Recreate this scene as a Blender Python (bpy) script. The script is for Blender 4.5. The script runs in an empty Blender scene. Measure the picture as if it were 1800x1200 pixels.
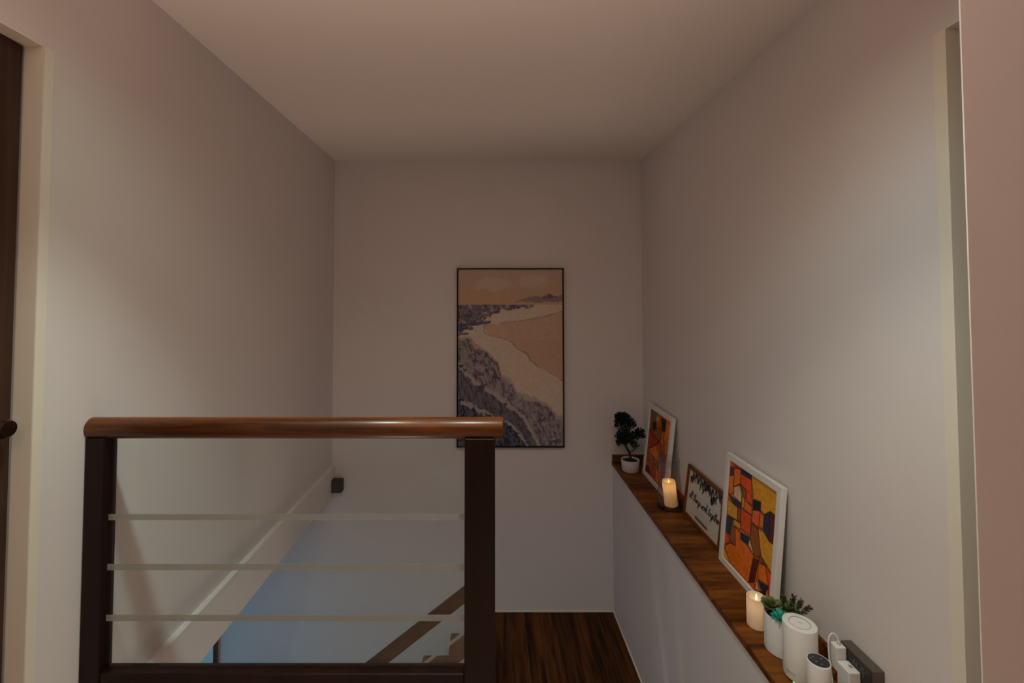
import bpy, bmesh, math, random
import numpy as np
from mathutils import Vector, Matrix

random.seed(4)
PI = math.pi
C = bpy.context.scene.collection

# ------------------------------------------------------------------ camera
# X right, Y into the stairwell, Z up; z = 0 is the upper floor, camera at 1.41 m
cam_d = bpy.data.cameras.new('camera')
cam = bpy.data.objects.new('camera', cam_d)
C.objects.link(cam)
cam.location = (0, 0, 1.41)
cam.rotation_euler = (math.radians(90 + 1.83), 0, 0)
cam_d.sensor_width = 36
cam_d.lens = 16.0
cam_d.shift_x = 39 / 1800
cam_d.shift_y = -104.6 / 1800
cam_d.clip_start = 0.02
bpy.context.scene.camera = cam

# ------------------------------------------------------------------ world, lamps, exposure
w = bpy.data.worlds.new('world')
bpy.context.scene.world = w
w.use_nodes = True
w.node_tree.nodes['Background'].inputs[0].default_value = (1.0, 0.72, 0.5, 1)
w.node_tree.nodes['Background'].inputs[1].default_value = 0.0
vs = bpy.context.scene.view_settings
vs.view_transform = 'Standard'
vs.look = 'None'
vs.gamma = 1
vs.use_curve_mapping = False
vs.exposure = 0.08


def lamp(name, kind, loc, energy, color, rot=(0, 0, 0), **kw):
    d = bpy.data.lights.new(name, kind)
    d.energy = energy
    d.color = color
    for k, v in kw.items():
        setattr(d, k, v)
    o = bpy.data.objects.new(name, d)
    o.location = loc
    o.rotation_euler = rot
    C.objects.link(o)
    return o


# two ceiling downlights just above the frame: tight beam plus wide spill
lamp('downlight_beam', 'SPOT', (-0.50, 0.93, 2.455), 44.24, (0.860, 1.000, 0.868), spot_size=math.radians(90), spot_blend=0.6, shadow_soft_size=0.055)
lamp('downlight_spill', 'SPOT', (-0.50, 0.93, 2.455), 6.76, (0.684, 1.000, 0.789), spot_size=math.radians(150), spot_blend=0.6, shadow_soft_size=0.055)
lamp('downlight_beam', 'SPOT', (0.40, 0.93, 2.455), 34.38, (1.000, 0.991, 0.830), spot_size=math.radians(90), spot_blend=0.6, shadow_soft_size=0.055)
lamp('downlight_mid', 'SPOT', (0.40, 0.93, 2.455), 11.38, (0.400, 0.844, 1.000), spot_size=math.radians(120), spot_blend=0.6, shadow_soft_size=0.055)
lamp('downlight_spill', 'SPOT', (0.40, 0.93, 2.455), 9.14, (0.974, 1.000, 0.805), spot_size=math.radians(150), spot_blend=0.6, shadow_soft_size=0.055)
# two warm fill lamps added unseen behind the camera, bouncing off the hall ceiling
lamp('hall_fill_high', 'SPOT', (0.20, -0.60, 1.45), 54.15, (1.000, 0.831, 0.720), rot=(PI, 0, 0), spot_size=math.radians(150), spot_blend=1.0, shadow_soft_size=0.05)
lamp('hall_fill_low', 'SPOT', (-0.30, -0.20, 0.30), 115.42, (1.000, 0.680, 0.553), rot=(PI, 0, 0), spot_size=math.radians(100), spot_blend=1.0, shadow_soft_size=0.05)
# warm fill lamp added unseen on the lower floor, shining up through the stairwell
lamp('stairwell_fill', 'AREA', (-0.65, 2.0, -2.6), 20.93, (1.000, 0.762, 0.627), rot=(PI, 0, 0), shape='DISK', size=0.8)
# cool ceiling lamp of the lower room
lamp('lower_room_lamp', 'AREA', (-2.7, 2.0, -0.16), 10.58, (0.007, 0.548, 1.000), shape='DISK', size=0.5)

# ------------------------------------------------------------------ materials


def lin(c):
    return tuple(((v / 255) / 12.92 if v / 255 <= 0.04045 else ((v / 255 + 0.055) / 1.055) ** 2.4) for v in c)


def mat(name, color, rough=0.5, spec=0.5, metal=0.0, coat=0.0, vary=0.0, vscale=8.0, bump=0.0, bscale=200.0,
        emit=None, estr=0.0, trans=0.0, sss=0.0):
    m = bpy.data.materials.new(name)
    m.use_nodes = True
    nt = m.node_tree
    b = nt.nodes['Principled BSDF']
    b.inputs['Base Color'].default_value = (*color, 1)
    b.inputs['Roughness'].default_value = rough
    b.inputs['Specular IOR Level'].default_value = spec
    b.inputs['Metallic'].default_value = metal
    b.inputs['Coat Weight'].default_value = coat
    b.inputs['Coat Roughness'].default_value = 0.27
    b.inputs['Transmission Weight'].default_value = trans
    if sss:
        b.inputs['Subsurface Weight'].default_value = sss
        b.inputs['Subsurface Radius'].default_value = (0.03, 0.015, 0.006)
    if emit:
        b.inputs['Emission Color'].default_value = (*emit, 1)
        b.inputs['Emission Strength'].default_value = estr
    tc = nt.nodes.new('ShaderNodeTexCoord')
    if vary > 0:
        n = nt.nodes.new('ShaderNodeTexNoise')
        n.inputs['Scale'].default_value = vscale
        n.inputs['Detail'].default_value = 4
        nt.links.new(tc.outputs['Object'], n.inputs['Vector'])
        r = nt.nodes.new('ShaderNodeValToRGB')
        r.color_ramp.elements[0].position = 0.3
        r.color_ramp.elements[1].position = 0.7
        r.color_ramp.elements[0].color = (*[c * (1 - vary) for c in color], 1)
        r.color_ramp.elements[1].color = (*[min(1, c * (1 + vary)) for c in color], 1)
        nt.links.new(n.outputs['Fac'], r.inputs['Fac'])
        nt.links.new(r.outputs['Color'], b.inputs['Base Color'])
    if bump > 0:
        n2 = nt.nodes.new('ShaderNodeTexNoise')
        n2.inputs['Scale'].default_value = bscale
        n2.inputs['Detail'].default_value = 3
        nt.links.new(tc.outputs['Object'], n2.inputs['Vector'])
        bp = nt.nodes.new('ShaderNodeBump')
        bp.inputs['Strength'].default_value = bump
        bp.inputs['Distance'].default_value = 0.002
        nt.links.new(n2.outputs['Fac'], bp.inputs['Height'])
        nt.links.new(bp.outputs['Normal'], b.inputs['Normal'])
    return m


def wood(name, dark, light, axis=1, scale=9.0, stretch=14.0, rough=0.35, coat=0.0, contrast=(0.35, 0.7), rnd=0.0, spec=0.2):
    """streaky wood, the grain runs along the given axis"""
    m = mat(name, light, rough=rough, coat=coat, spec=spec)
    nt = m.node_tree
    b = nt.nodes['Principled BSDF']
    tc = nt.nodes['Texture Coordinate']
    mp = nt.nodes.new('ShaderNodeMapping')
    s = [scale] * 3
    s[axis] = scale / stretch
    mp.inputs['Scale'].default_value = s
    nt.links.new(tc.outputs['Object'], mp.inputs['Vector'])
    n = nt.nodes.new('ShaderNodeTexNoise')
    n.inputs['Scale'].default_value = 1.0
    n.inputs['Detail'].default_value = 7
    n.inputs['Roughness'].default_value = 0.62
    n.inputs['Distortion'].default_value = 0.35
    nt.links.new(mp.outputs['Vector'], n.inputs['Vector'])
    r = nt.nodes.new('ShaderNodeValToRGB')
    r.color_ramp.elements[0].position = contrast[0]
    r.color_ramp.elements[1].position = contrast[1]
    r.color_ramp.elements[0].color = (*dark, 1)
    r.color_ramp.elements[1].color = (*light, 1)
    nt.links.new(n.outputs['Fac'], r.inputs['Fac'])
    if rnd > 0:                                       # each board a slightly different tone
        oi = nt.nodes.new('ShaderNodeObjectInfo')
        add = nt.nodes.new('ShaderNodeVectorMath')
        add.operation = 'ADD'
        sc = nt.nodes.new('ShaderNodeVectorMath')
        sc.operation = 'SCALE'
        sc.inputs[0].default_value = (17, 31, 11)
        nt.links.new(oi.outputs['Random'], sc.inputs['Scale'])
        nt.links.new(tc.outputs['Object'], add.inputs[0])
        nt.links.new(sc.outputs['Vector'], add.inputs[1])
        nt.links.new(add.outputs['Vector'], mp.inputs['Vector'])
        hs = nt.nodes.new('ShaderNodeHueSaturation')
        mr = nt.nodes.new('ShaderNodeMapRange')
        mr.inputs['To Min'].default_value = 1 - rnd
        mr.inputs['To Max'].default_value = 1 + rnd
        nt.links.new(oi.outputs['Random'], mr.inputs['Value'])
        nt.links.new(mr.outputs['Result'], hs.inputs['Value'])
        nt.links.new(r.outputs['Color'], hs.inputs['Color'])
        nt.links.new(hs.outputs['Color'], b.inputs['Base Color'])
    else:
        nt.links.new(r.outputs['Color'], b.inputs['Base Color'])
    return m


def glass_mat(name, tint, rough=0.0, ior=1.5):
    """thin sheet: tinted see-through plus a fresnel reflection"""
    m = bpy.data.materials.new(name)
    m.use_nodes = True
    nt = m.node_tree
    nt.nodes.remove(nt.nodes['Principled BSDF'])
    out = nt.nodes['Material Output']
    tr = nt.nodes.new('ShaderNodeBsdfTransparent')
    tr.inputs['Color'].default_value = (*tint, 1)
    gl = nt.nodes.new('ShaderNodeBsdfGlossy')
    gl.inputs['Roughness'].default_value = rough
    lw = nt.nodes.new('ShaderNodeLayerWeight')
    lw.inputs['Blend'].default_value = 0.5
    pw = nt.nodes.new('ShaderNodeMath')
    pw.operation = 'POWER'
    pw.inputs[1].default_value = 5.0
    fr = nt.nodes.new('ShaderNodeMath')
    fr.operation = 'MULTIPLY_ADD'
    fr.inputs[1].default_value = 0.6
    fr.inputs[2].default_value = 0.8 * ((ior - 1) / (ior + 1)) ** 2
    nt.links.new(lw.outputs['Facing'], pw.inputs[0])
    nt.links.new(pw.outputs[0], fr.inputs[0])
    mx = nt.nodes.new('ShaderNodeMixShader')
    nt.links.new(fr.outputs[0], mx.inputs['Fac'])
    nt.links.new(tr.outputs['BSDF'], mx.inputs[1])
    nt.links.new(gl.outputs['BSDF'], mx.inputs[2])
    nt.links.new(mx.outputs['Shader'], out.inputs['Surface'])
    return m


def frost_mat(name, color, opacity):
    m = bpy.data.materials.new(name)
    m.use_nodes = True
    nt = m.node_tree
    nt.nodes.remove(nt.nodes['Principled BSDF'])
    out = nt.nodes['Material Output']
    tr = nt.nodes.new('ShaderNodeBsdfTransparent')
    df = nt.nodes.new('ShaderNodeBsdfDiffuse')
    df.inputs['Color'].default_value = (*color, 1)
    tl = nt.nodes.new('ShaderNodeBsdfTranslucent')
    tl.inputs['Color'].default_value = (*color, 1)
    m1 = nt.nodes.new('ShaderNodeMixShader')
    m1.inputs['Fac'].default_value = 0.5
    nt.links.new(df.outputs['BSDF'], m1.inputs[1])
    nt.links.new(tl.outputs['BSDF'], m1.inputs[2])
    m2 = nt.nodes.new('ShaderNodeMixShader')
    m2.inputs['Fac'].default_value = opacity
    nt.links.new(tr.outputs['BSDF'], m2.inputs[1])
    nt.links.new(m1.outputs['Shader'], m2.inputs[2])
    nt.links.new(m2.outputs['Shader'], out.inputs['Surface'])
    return m


def print_mat(name, rough=0.5, emit=0.0, spec=0.3, bump=0.0):
    """flat print: colour comes from the mesh's own colour layer"""
    m = mat(name, (0.5, 0.5, 0.5), rough=rough, spec=spec, bump=bump, bscale=420.0)
    nt = m.node_tree
    at = nt.nodes.new('ShaderNodeVertexColor')
    at.layer_name = 'Print'
    b = nt.nodes['Principled BSDF']
    nt.links.new(at.outputs['Color'], b.inputs['Base Color'])
    if emit:
        nt.links.new(at.outputs['Color'], b.inputs['Emission Color'])
        b.inputs['Emission Strength'].default_value = emit
    return m


M = {}
M['wall'] = mat('lilac_wall_paint', (0.79, 0.735, 0.725), rough=0.75, spec=0.25, vary=0.012, vscale=3, bump=0.12, bscale=90)
M['ceiling'] = mat('ceiling_paint', (0.84, 0.77, 0.72), rough=0.85, spec=0.2, bump=0.05, bscale=90)
M['cream'] = mat('cream_gloss_paint', (0.86, 0.79, 0.68), rough=0.35, spec=0.4, vary=0.02, vscale=6, bump=0.05, bscale=60)
M['cream_trim'] = mat('pale_trim_paint', (0.78, 0.70, 0.62), rough=0.6)
M['rail'] = wood('varnished_red_brown_wood', (0.038, 0.0085, 0.0012), (0.200, 0.053, 0.006), axis=0, scale=30, stretch=16, rough=0.36, coat=0.5, spec=0.2)
M['post'] = wood('dark_brown_varnished_wood', (0.008, 0.0022, 0.0014), (0.020, 0.0056, 0.0032), axis=2, scale=24, stretch=16, rough=0.40, spec=0.22)
M['ledge'] = wood('brown_laminate_wood', (0.055, 0.015, 0.0032), (0.265, 0.085, 0.014), axis=0, scale=19, stretch=8, rough=0.42, contrast=(0.36, 0.66), spec=0.12)
M['floor'] = wood('dark_wood_board', (0.018, 0.005, 0.0018), (0.145, 0.046, 0.007), axis=1, scale=26, stretch=16, rough=0.40, contrast=(0.40, 0.72), rnd=0.3, spec=0.12)
M['upper_floor'] = wood('pale_wood_floor', (0.52, 0.36, 0.26), (0.66, 0.49, 0.37), axis=1, scale=18, stretch=14, rough=0.35, spec=0.4)  # unseen floors, kept pale to bounce light up to the ceiling
M['tread'] = wood('stair_tread_wood', (0.15, 0.052, 0.019), (0.23, 0.085, 0.032), axis=1, scale=24, stretch=12, rough=0.5, spec=0.1)
M['low_rail'] = wood('stair_rail_wood', (0.030, 0.009, 0.003), (0.072, 0.023, 0.008), axis=0, scale=24, stretch=12, rough=0.5, spec=0.1)
M['door'] = wood('dark_door_veneer', (0.040, 0.018, 0.011), (0.075, 0.036, 0.023), axis=2, scale=30, stretch=20, rough=0.5, spec=0.2)
M['glass'] = glass_mat('clear_glass', (0.96, 0.985, 0.98))
M['vase_glass'] = glass_mat('thin_vase_glass', (0.93, 0.93, 0.92), ior=1.62)
M['thick_glass'] = glass_mat('thick_base_glass', (0.62, 0.63, 0.60), ior=1.6)  # dark tint stands in for dark reflections in the base
M['frost'] = frost_mat('frosted_strip', (0.52, 0.51, 0.47), 0.62)
M['black'] = mat('black_plastic', (0.006, 0.006, 0.007), rough=0.5, spec=0.2)
M['satin_black'] = mat('satin_black_metal', (0.006, 0.0068, 0.0085), rough=0.7, spec=0.15)
M['white_plastic'] = mat('white_plastic', (0.78, 0.76, 0.72), rough=0.35)
M['white_frame'] = mat('white_frame_paint', (0.80, 0.77, 0.73), rough=0.4)
M['ceramic'] = mat('white_ceramic', (0.72, 0.70, 0.67), rough=0.45, vary=0.02, vscale=10)
M['groove'] = mat('grey_groove', (0.56, 0.54, 0.51), rough=0.5)
M['grey_print'] = mat('grey_print', (0.30, 0.29, 0.28), rough=0.5)
M['light_print'] = mat('light_icon_print', (0.17, 0.17, 0.18), rough=0.5)
M['brown_plastic'] = mat('brown_plastic', (0.105, 0.075, 0.064), rough=0.5)
M['brown_frame'] = wood('brown_frame_wood', (0.12, 0.038, 0.009), (0.21, 0.070, 0.017), axis=1, scale=30, stretch=12, rough=0.45)


def wax_mat():
    m = bpy.data.materials.new('ivory_wax')
    m.use_nodes = True
    nt = m.node_tree
    nt.nodes.remove(nt.nodes['Principled BSDF'])
    out = nt.nodes['Material Output']
    df = nt.nodes.new('ShaderNodeBsdfDiffuse')
    df.inputs['Color'].default_value = (0.82, 0.73, 0.60, 1)
    tl = nt.nodes.new('ShaderNodeBsdfTranslucent')
    tl.inputs['Color'].default_value = (0.90, 0.66, 0.38, 1)
    mx = nt.nodes.new('ShaderNodeMixShader')
    mx.inputs['Fac'].default_value = 0.22
    nt.links.new(df.outputs['BSDF'], mx.inputs[1])
    nt.links.new(tl.outputs['BSDF'], mx.inputs[2])
    nt.links.new(mx.outputs['Shader'], out.inputs['Surface'])
    return m


M['wax'] = wax_mat()
M['flame'] = mat('flame_tip', (0.9, 0.8, 0.6), rough=0.4, emit=(1.0, 0.74, 0.42), estr=1.1)
M['leaf_dark'] = mat('dark_green_leaf', (0.013, 0.028, 0.018), rough=0.6, spec=0.2, vary=0.35, vscale=60)
M['bark'] = mat('dark_bark', (0.035, 0.020, 0.013), rough=0.8, vary=0.3, vscale=80)
M['soil'] = mat('dark_moss', (0.020, 0.022, 0.012), rough=0.9, vary=0.4, vscale=120)
M['succulent'] = mat('olive_green_leaf', (0.125, 0.155, 0.050), rough=0.45, vary=0.4, vscale=50)
M['teal'] = mat('teal_leaf', (0.045, 0.47, 0.36), rough=0.45, vary=0.3, vscale=70)
M['needle'] = mat('green_needles', (0.065, 0.085, 0.03), rough=0.5, vary=0.3, vscale=80)
M['needle_red'] = mat('red_brown_needles', (0.085, 0.030, 0.022), rough=0.5, vary=0.3, vscale=80)
M['backing'] = mat('brown_hardboard', (0.10, 0.055, 0.03), rough=0.7)
M['led'] = mat('green_led', (0.1, 0.5, 0.3), rough=0.4, emit=(0.15, 1.0, 0.5), estr=1.0)
M['print'] = print_mat('printed_picture', rough=0.6, spec=0.15)
M['art_print'] = print_mat('glazed_picture', rough=0.38, spec=0.35)
M['canvas'] = print_mat('canvas_picture', rough=0.75, spec=0.1, bump=0.25)
M['screen'] = print_mat('lit_screen', rough=0.2, emit=1.6)
M['dark_wall'] = mat('dim_room_paint', (0.45, 0.36, 0.30), rough=0.8)

# ------------------------------------------------------------------ mesh helpers


def nb():
    return bmesh.new()


def mk(name, bm, m, parent=None, smooth=False):
    me = bpy.data.meshes.new(name)
    if smooth:
        for f in bm.faces:
            f.smooth = True
    bm.normal_update()
    bm.to_mesh(me)
    bm.free()
    me.materials.append(m)
    o = bpy.data.objects.new(name, me)
    C.objects.link(o)
    if parent is not None:
        o.parent = parent
    if smooth:
        try:
            me.set_sharp_from_angle(angle=math.radians(40))
        except Exception:
            pass
    return o


def box(bm, x0, x1, y0, y1, z0, z1, bev=0.0, seg=1, mtx=None):
    r = bmesh.ops.create_cube(bm, size=1.0)
    vs_ = r['verts']
    for v in vs_:
        v.co = Vector(((x0 + x1) / 2 + v.co.x * (x1 - x0), (y0 + y1) / 2 + v.co.y * (y1 - y0), (z0 + z1) / 2 + v.co.z * (z1 - z0)))
    if bev > 0:
        ed = list({e for v in vs_ for e in v.link_edges})
        rr = bmesh.ops.bevel(bm, geom=ed, offset=bev, segments=seg, profile=0.5, affect='EDGES')
        vs_ = list({v for f in rr['faces'] for v in f.verts} | {v for v in vs_ if v.is_valid})
    if mtx is not None:
        bmesh.ops.transform(bm, matrix=mtx, verts=[v for v in vs_ if v.is_valid])
    return vs_


def bxo(name, m, parent, x0, x1, y0, y1, z0, z1, bev=0.0, seg=1, mtx=None):
    bm = nb()
    box(bm, x0, x1, y0, y1, z0, z1, bev, seg, mtx)
    return mk(name, bm, m, parent)


def prism(bm, poly, axis, a, b):
    """extrude a 2-D polygon; axis 0: poly is (y,z), 1: (x,z), 2: (x,y)"""
    def P(p, t):
        return {0: (t, p[0], p[1]), 1: (p[0], t, p[1]), 2: (p[0], p[1], t)}[axis]
    A = [bm.verts.new(P(p, a)) for p in poly]
    B = [bm.verts.new(P(p, b)) for p in poly]
    n = len(poly)
    fs = [bm.faces.new(A), bm.faces.new(B[::-1])]
    for i in range(n):
        fs.append(bm.faces.new((A[i], B[i], B[(i + 1) % n], A[(i + 1) % n])))
    bmesh.ops.recalc_face_normals(bm, faces=fs)
    return A + B


def lathe(bm, prof, seg=48, cap=True, cx=0.0, cy=0.0):
    rings = []
    for r, z in prof:
        if r < 1e-6:
            rings.append([bm.verts.new((cx, cy, z))])
        else:
            rings.append([bm.verts.new((cx + r * math.cos(2 * PI * i / seg), cy + r * math.sin(2 * PI * i / seg), z)) for i in range(seg)])
    fs = []
    for a, b in zip(rings[:-1], rings[1:]):
        for i in range(seg):
            j = (i + 1) % seg
            if len(a) == 1 and len(b) == 1:
                continue
            if len(a) == 1:
                fs.append(bm.faces.new((a[0], b[j], b[i])))
            elif len(b) == 1:
                fs.append(bm.faces.new((a[i], a[j], b[0])))
            else:
                fs.append(bm.faces.new((a[i], a[j], b[j], b[i])))
    bmesh.ops.recalc_face_normals(bm, faces=fs)
    return [v for r in rings for v in r]


def tube(bm, pts, rad, seg=10, cap=True):
    pts = [Vector(p) for p in pts]
    rads = rad if isinstance(rad, (list, tuple)) else [rad] * len(pts)
    rings = []
    up = Vector((0, 0, 1))
    prev = None
    for i, p in enumerate(pts):
        d = (pts[min(i + 1, len(pts) - 1)] - pts[max(i - 1, 0)]).normalized()
        if prev is None:
            a = d.cross(up) if abs(d.z) < 0.95 else d.cross(Vector((1, 0, 0)))
        else:
            a = prev - d * prev.dot(d)
        a.normalize()
        prev = a
        b = d.cross(a)
        rings.append([bm.verts.new(p + (a * math.cos(2 * PI * k / seg) + b * math.sin(2 * PI * k / seg)) * rads[i]) for k in range(seg)])
    fs = []
    for r0, r1 in zip(rings[:-1], rings[1:]):
        for k in range(seg):
            fs.append(bm.faces.new((r0[k], r0[(k + 1) % seg], r1[(k + 1) % seg], r1[k])))
    if cap:
        fs.append(bm.faces.new(rings[0]))
        fs.append(bm.faces.new(rings[-1][::-1]))
    bmesh.ops.recalc_face_normals(bm, faces=fs)


def spline(pts, n=8):
    P = [Vector(p) for p in pts]
    out = []
    for i in range(len(P) - 1):
        p0, p1, p2, p3 = P[max(i - 1, 0)], P[i], P[i + 1], P[min(i + 2, len(P) - 1)]
        for k in range(n):
            t = k / n
            out.append(0.5 * ((2 * p1) + (p2 - p0) * t + (2 * p0 - 5 * p1 + 4 * p2 - p3) * t * t + (3 * p1 - p0 - 3 * p2 + p3) * t ** 3))
    out.append(P[-1])
    return out


def thing(name, label, cat, loc=(0, 0, 0), group=None, rot=(0, 0, 0)):
    o = bpy.data.objects.new(name, None)
    C.objects.link(o)
    o.location = loc
    o.rotation_euler = rot
    o['label'] = label
    o['category'] = cat
    if group:
        o['group'] = group
    return o


def struct(name, bm_or_obj, m=None):
    o = bm_or_obj if m is None else mk(name, bm_or_obj, m)
    o['kind'] = 'structure'
    return o


def sbox(name, m, *a, **k):
    bm = nb()
    box(bm, *a, **k)
    return struct(name, bm, m)


# ------------------------------------------------------------------ flat prints


def vnoise(x, y, seed):
    r = np.random.RandomState(seed)
    T = r.rand(64, 64)
    xi = np.floor(x).astype(int)
    yi = np.floor(y).astype(int)
    fx = x - xi
    fy = y - yi
    fx = fx * fx * (3 - 2 * fx)
    fy = fy * fy * (3 - 2 * fy)
    g = lambda a, b: T[a % 64, b % 64]
    return (g(xi, yi) * (1 - fx) + g(xi + 1, yi) * fx) * (1 - fy) + (g(xi, yi + 1) * (1 - fx) + g(xi + 1, yi + 1) * fx) * fy


def fbm(x, y, seed, o=4):
    t = 0
    a = 0.5
    for i in range(o):
        t = t + a * vnoise(x * 2 ** i + 7.3 * i, y * 2 ** i + 3.1 * i, seed + i)
        a *= 0.5
    return t / (1 - 0.5 ** o)


def uvgrid(nx, ny):
    u, v = np.meshgrid(np.linspace(0, 1, nx), np.linspace(0, 1, ny))
    return u, v


def inside(poly, u, v):
    c = np.zeros(u.shape, bool)
    n = len(poly)
    for i in range(n):
        (x0, y0), (x1, y1) = poly[i], poly[(i + 1) % n]
        if y0 == y1:
            continue
        k = ((y0 > v) != (y1 > v)) & (u < (x1 - x0) * (v - y0) / (y1 - y0) + x0)
        c ^= k
    return c


def segdist(pts, u, v, closed=False, ax=1.0):
    d = np.full(u.shape, 9.0)
    n = len(pts)
    for i in range(n if closed else n - 1):
        x0, y0 = pts[i][0] * ax, pts[i][1]
        x1, y1 = pts[(i + 1) % n][0] * ax, pts[(i + 1) % n][1]
        dx, dy = x1 - x0, y1 - y0
        L = dx * dx + dy * dy + 1e-12
        t = np.clip(((u * ax - x0) * dx + (v - y0) * dy) / L, 0, 1)
        d = np.minimum(d, np.hypot(u * ax - x0 - t * dx, v - y0 - t * dy))
    return d


def print_mesh(name, rgb, o, du, dv, m, parent):
    """rgb: ny x nx x 3 linear colours; o: top left corner, du along the top, dv downwards"""
    ny, nx = rgb.shape[:2]
    o, du, dv = np.array(o), np.array(du), np.array(dv)
    u, v = uvgrid(nx, ny)
    co = o[None, None] + u[..., None] * du + v[..., None] * dv
    idx = np.arange(nx * ny).reshape(ny, nx)
    quads = np.stack([idx[:-1, :-1], idx[1:, :-1], idx[1:, 1:], idx[:-1, 1:]], -1).reshape(-1, 4)
    me = bpy.data.meshes.new(name)
    me.vertices.add(nx * ny)
    me.vertices.foreach_set('co', co.reshape(-1))
    me.loops.add(quads.size)
    me.loops.foreach_set('vertex_index', quads.reshape(-1))
    me.polygons.add(len(quads))
    me.polygons.foreach_set('loop_start', np.arange(0, quads.size, 4))
    me.update(calc_edges=True)
    me.validate()
    at = me.color_attributes.new('Print', 'FLOAT_COLOR', 'POINT')
    col = np.ones((nx * ny, 4), np.float32)
    col[:, :3] = rgb.reshape(-1, 3)
    at.data.foreach_set('color', col.reshape(-1))
    me.materials.append(m)
    ob = bpy.data.objects.new(name, me)
    C.objects.link(ob)
    ob.parent = parent
    return ob


# ================================================================== the setting
XL, XR, YB, ZT = -1.22, 1.19, 3.556, 2.48
LZ = 0.142                                            # top of the ledge
sbox('wall_back', M['wall'], -4.2, 1.40, YB, YB + 0.15, -2.75, ZT + 0.12)
sbox('ceiling', M['ceiling'], -1.45, 2.5, -3.3, YB, ZT, ZT + 0.12)
# left wall with the door opening (door from y = 0.42 to 1.221)
bm = nb()
box(bm, XL - 0.13, XL, 1.221, YB, 0.111, ZT)
box(bm, XL - 0.13, XL, 0.42, 1.221, 2.094, ZT)
box(bm, XL - 0.13, XL, -1.10, 0.42, 0.0, ZT)
box(bm, XL - 0.13, XL, 1.221, 1.45, 0.0, 0.111)
struct('wall_left', bm, M['wall'])
# projecting band at floor level (edge of the slab), open underneath
bm = nb()
prism(bm, [(-1.35, -0.10), (XL + 0.024, -0.10), (XL + 0.024, 0.108), (XL + 0.020, 0.112), (-1.35, 0.112)], 1, 1.46, YB)
struct('trim_1', bm, M['wall'])
# right wall above the ledge, with the doorway between the casing and the near wall
bm = nb()
box(bm, XR, XR + 0.15, 1.17, YB, 0.10, ZT)
box(bm, XR, XR + 0.15, 0.99, 1.17, 2.11, ZT)
struct('wall_right', bm, M['wall'])
# thicker lower wall that carries the ledge
sbox('wall_right_lower', M['wall'], 0.948, XR + 0.15, 1.15, YB, -2.75, 0.1105)
# wall end close to the camera on the right
bm = nb()
prism(bm, [(0.95, 0.9035), (0.9515, 0.902), (2.4, 0.902), (2.4, 1.05), (1.34, 1.05), (1.0, 0.93)], 2, 0.0, ZT)
struct('wall_right_near', bm, M['wall'])
# hall behind the camera
bm = nb()
box(bm, XL - 0.13, -0.50, -1.22, -1.10, 0.0, ZT)
box(bm, -0.50, 2.4, -1.22, -1.10, 2.10, ZT)
box(bm, 1.2, 2.4, -1.22, -1.10, 0.0, 2.10)
struct('wall_behind', bm, M['wall'])
bm = nb()
box(bm, -1.45, 2.5, -3.4, -3.3, 0.0, ZT)
box(bm, -1.45, -1.35, -3.3, -1.22, 0.0, ZT)
box(bm, 2.4, 2.5, -3.3, 1.05, 0.0, ZT)
struct('wall_far_room', bm, M['dark_wall'])
sbox('floor', M['upper_floor'], -1.45, 2.5, -3.3, 1.46, -0.12, 0.0)
# lower room
sbox('floor_lower', M['upper_floor'], -4.2, 1.40, -0.2, YB, -2.87, -2.75)
sbox('ceiling_lower', M['ceiling'], -4.2, XL - 0.13, -0.2, YB, -0.14, -0.02)
bm = nb()
box(bm, -4.3, -4.2, -0.2, YB, -2.75, 0.0)
box(bm, -4.2, 1.40, -0.3, -0.2, -2.75, -0.12)
struct('wall_lower', bm, M['wall'])

# downlight rings, plus housings added for the fill lamps (all outside the frame)
for lx, ly in ((-0.50, 0.93), (0.40, 0.93)):
    bm = nb()
    lathe(bm, [(0.040, ZT - 0.001), (0.055, ZT - 0.001), (0.056, ZT - 0.006), (0.050, ZT - 0.010), (0.042, ZT - 0.006), (0.040, ZT - 0.001)], 32, cx=lx, cy=ly)
    struct('ceiling_downlight', bm, M['white_plastic'])
bm = nb()
lathe(bm, [(0, -2.749), (0.38, -2.749), (0.42, -2.72), (0.43, -2.62), (0.42, -2.62), (0.40, -2.71), (0, -2.72)], 32, cx=-0.65, cy=2.0)
struct('stairwell_fill_bowl', bm, M['white_plastic'])
bm = nb()
lathe(bm, [(0, 0.0005), (0.07, 0.0005), (0.075, 0.01), (0.09, 0.26), (0.085, 0.26), (0.07, 0.02), (0, 0.02)], 28, cx=-0.30, cy=-0.20)
struct('hall_fill_cup', bm, M['white_plastic'])
bm = nb()
lathe(bm, [(0, 0.0005), (0.13, 0.0005), (0.13, 0.02), (0.012, 0.03), (0.012, 1.34), (0.05, 1.36), (0.14, 1.42), (0.135, 1.42), (0.04, 1.37), (0, 1.37)], 28, cx=0.20, cy=-0.60)
struct('hall_fill_stand', bm, M['satin_black'])

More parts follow.
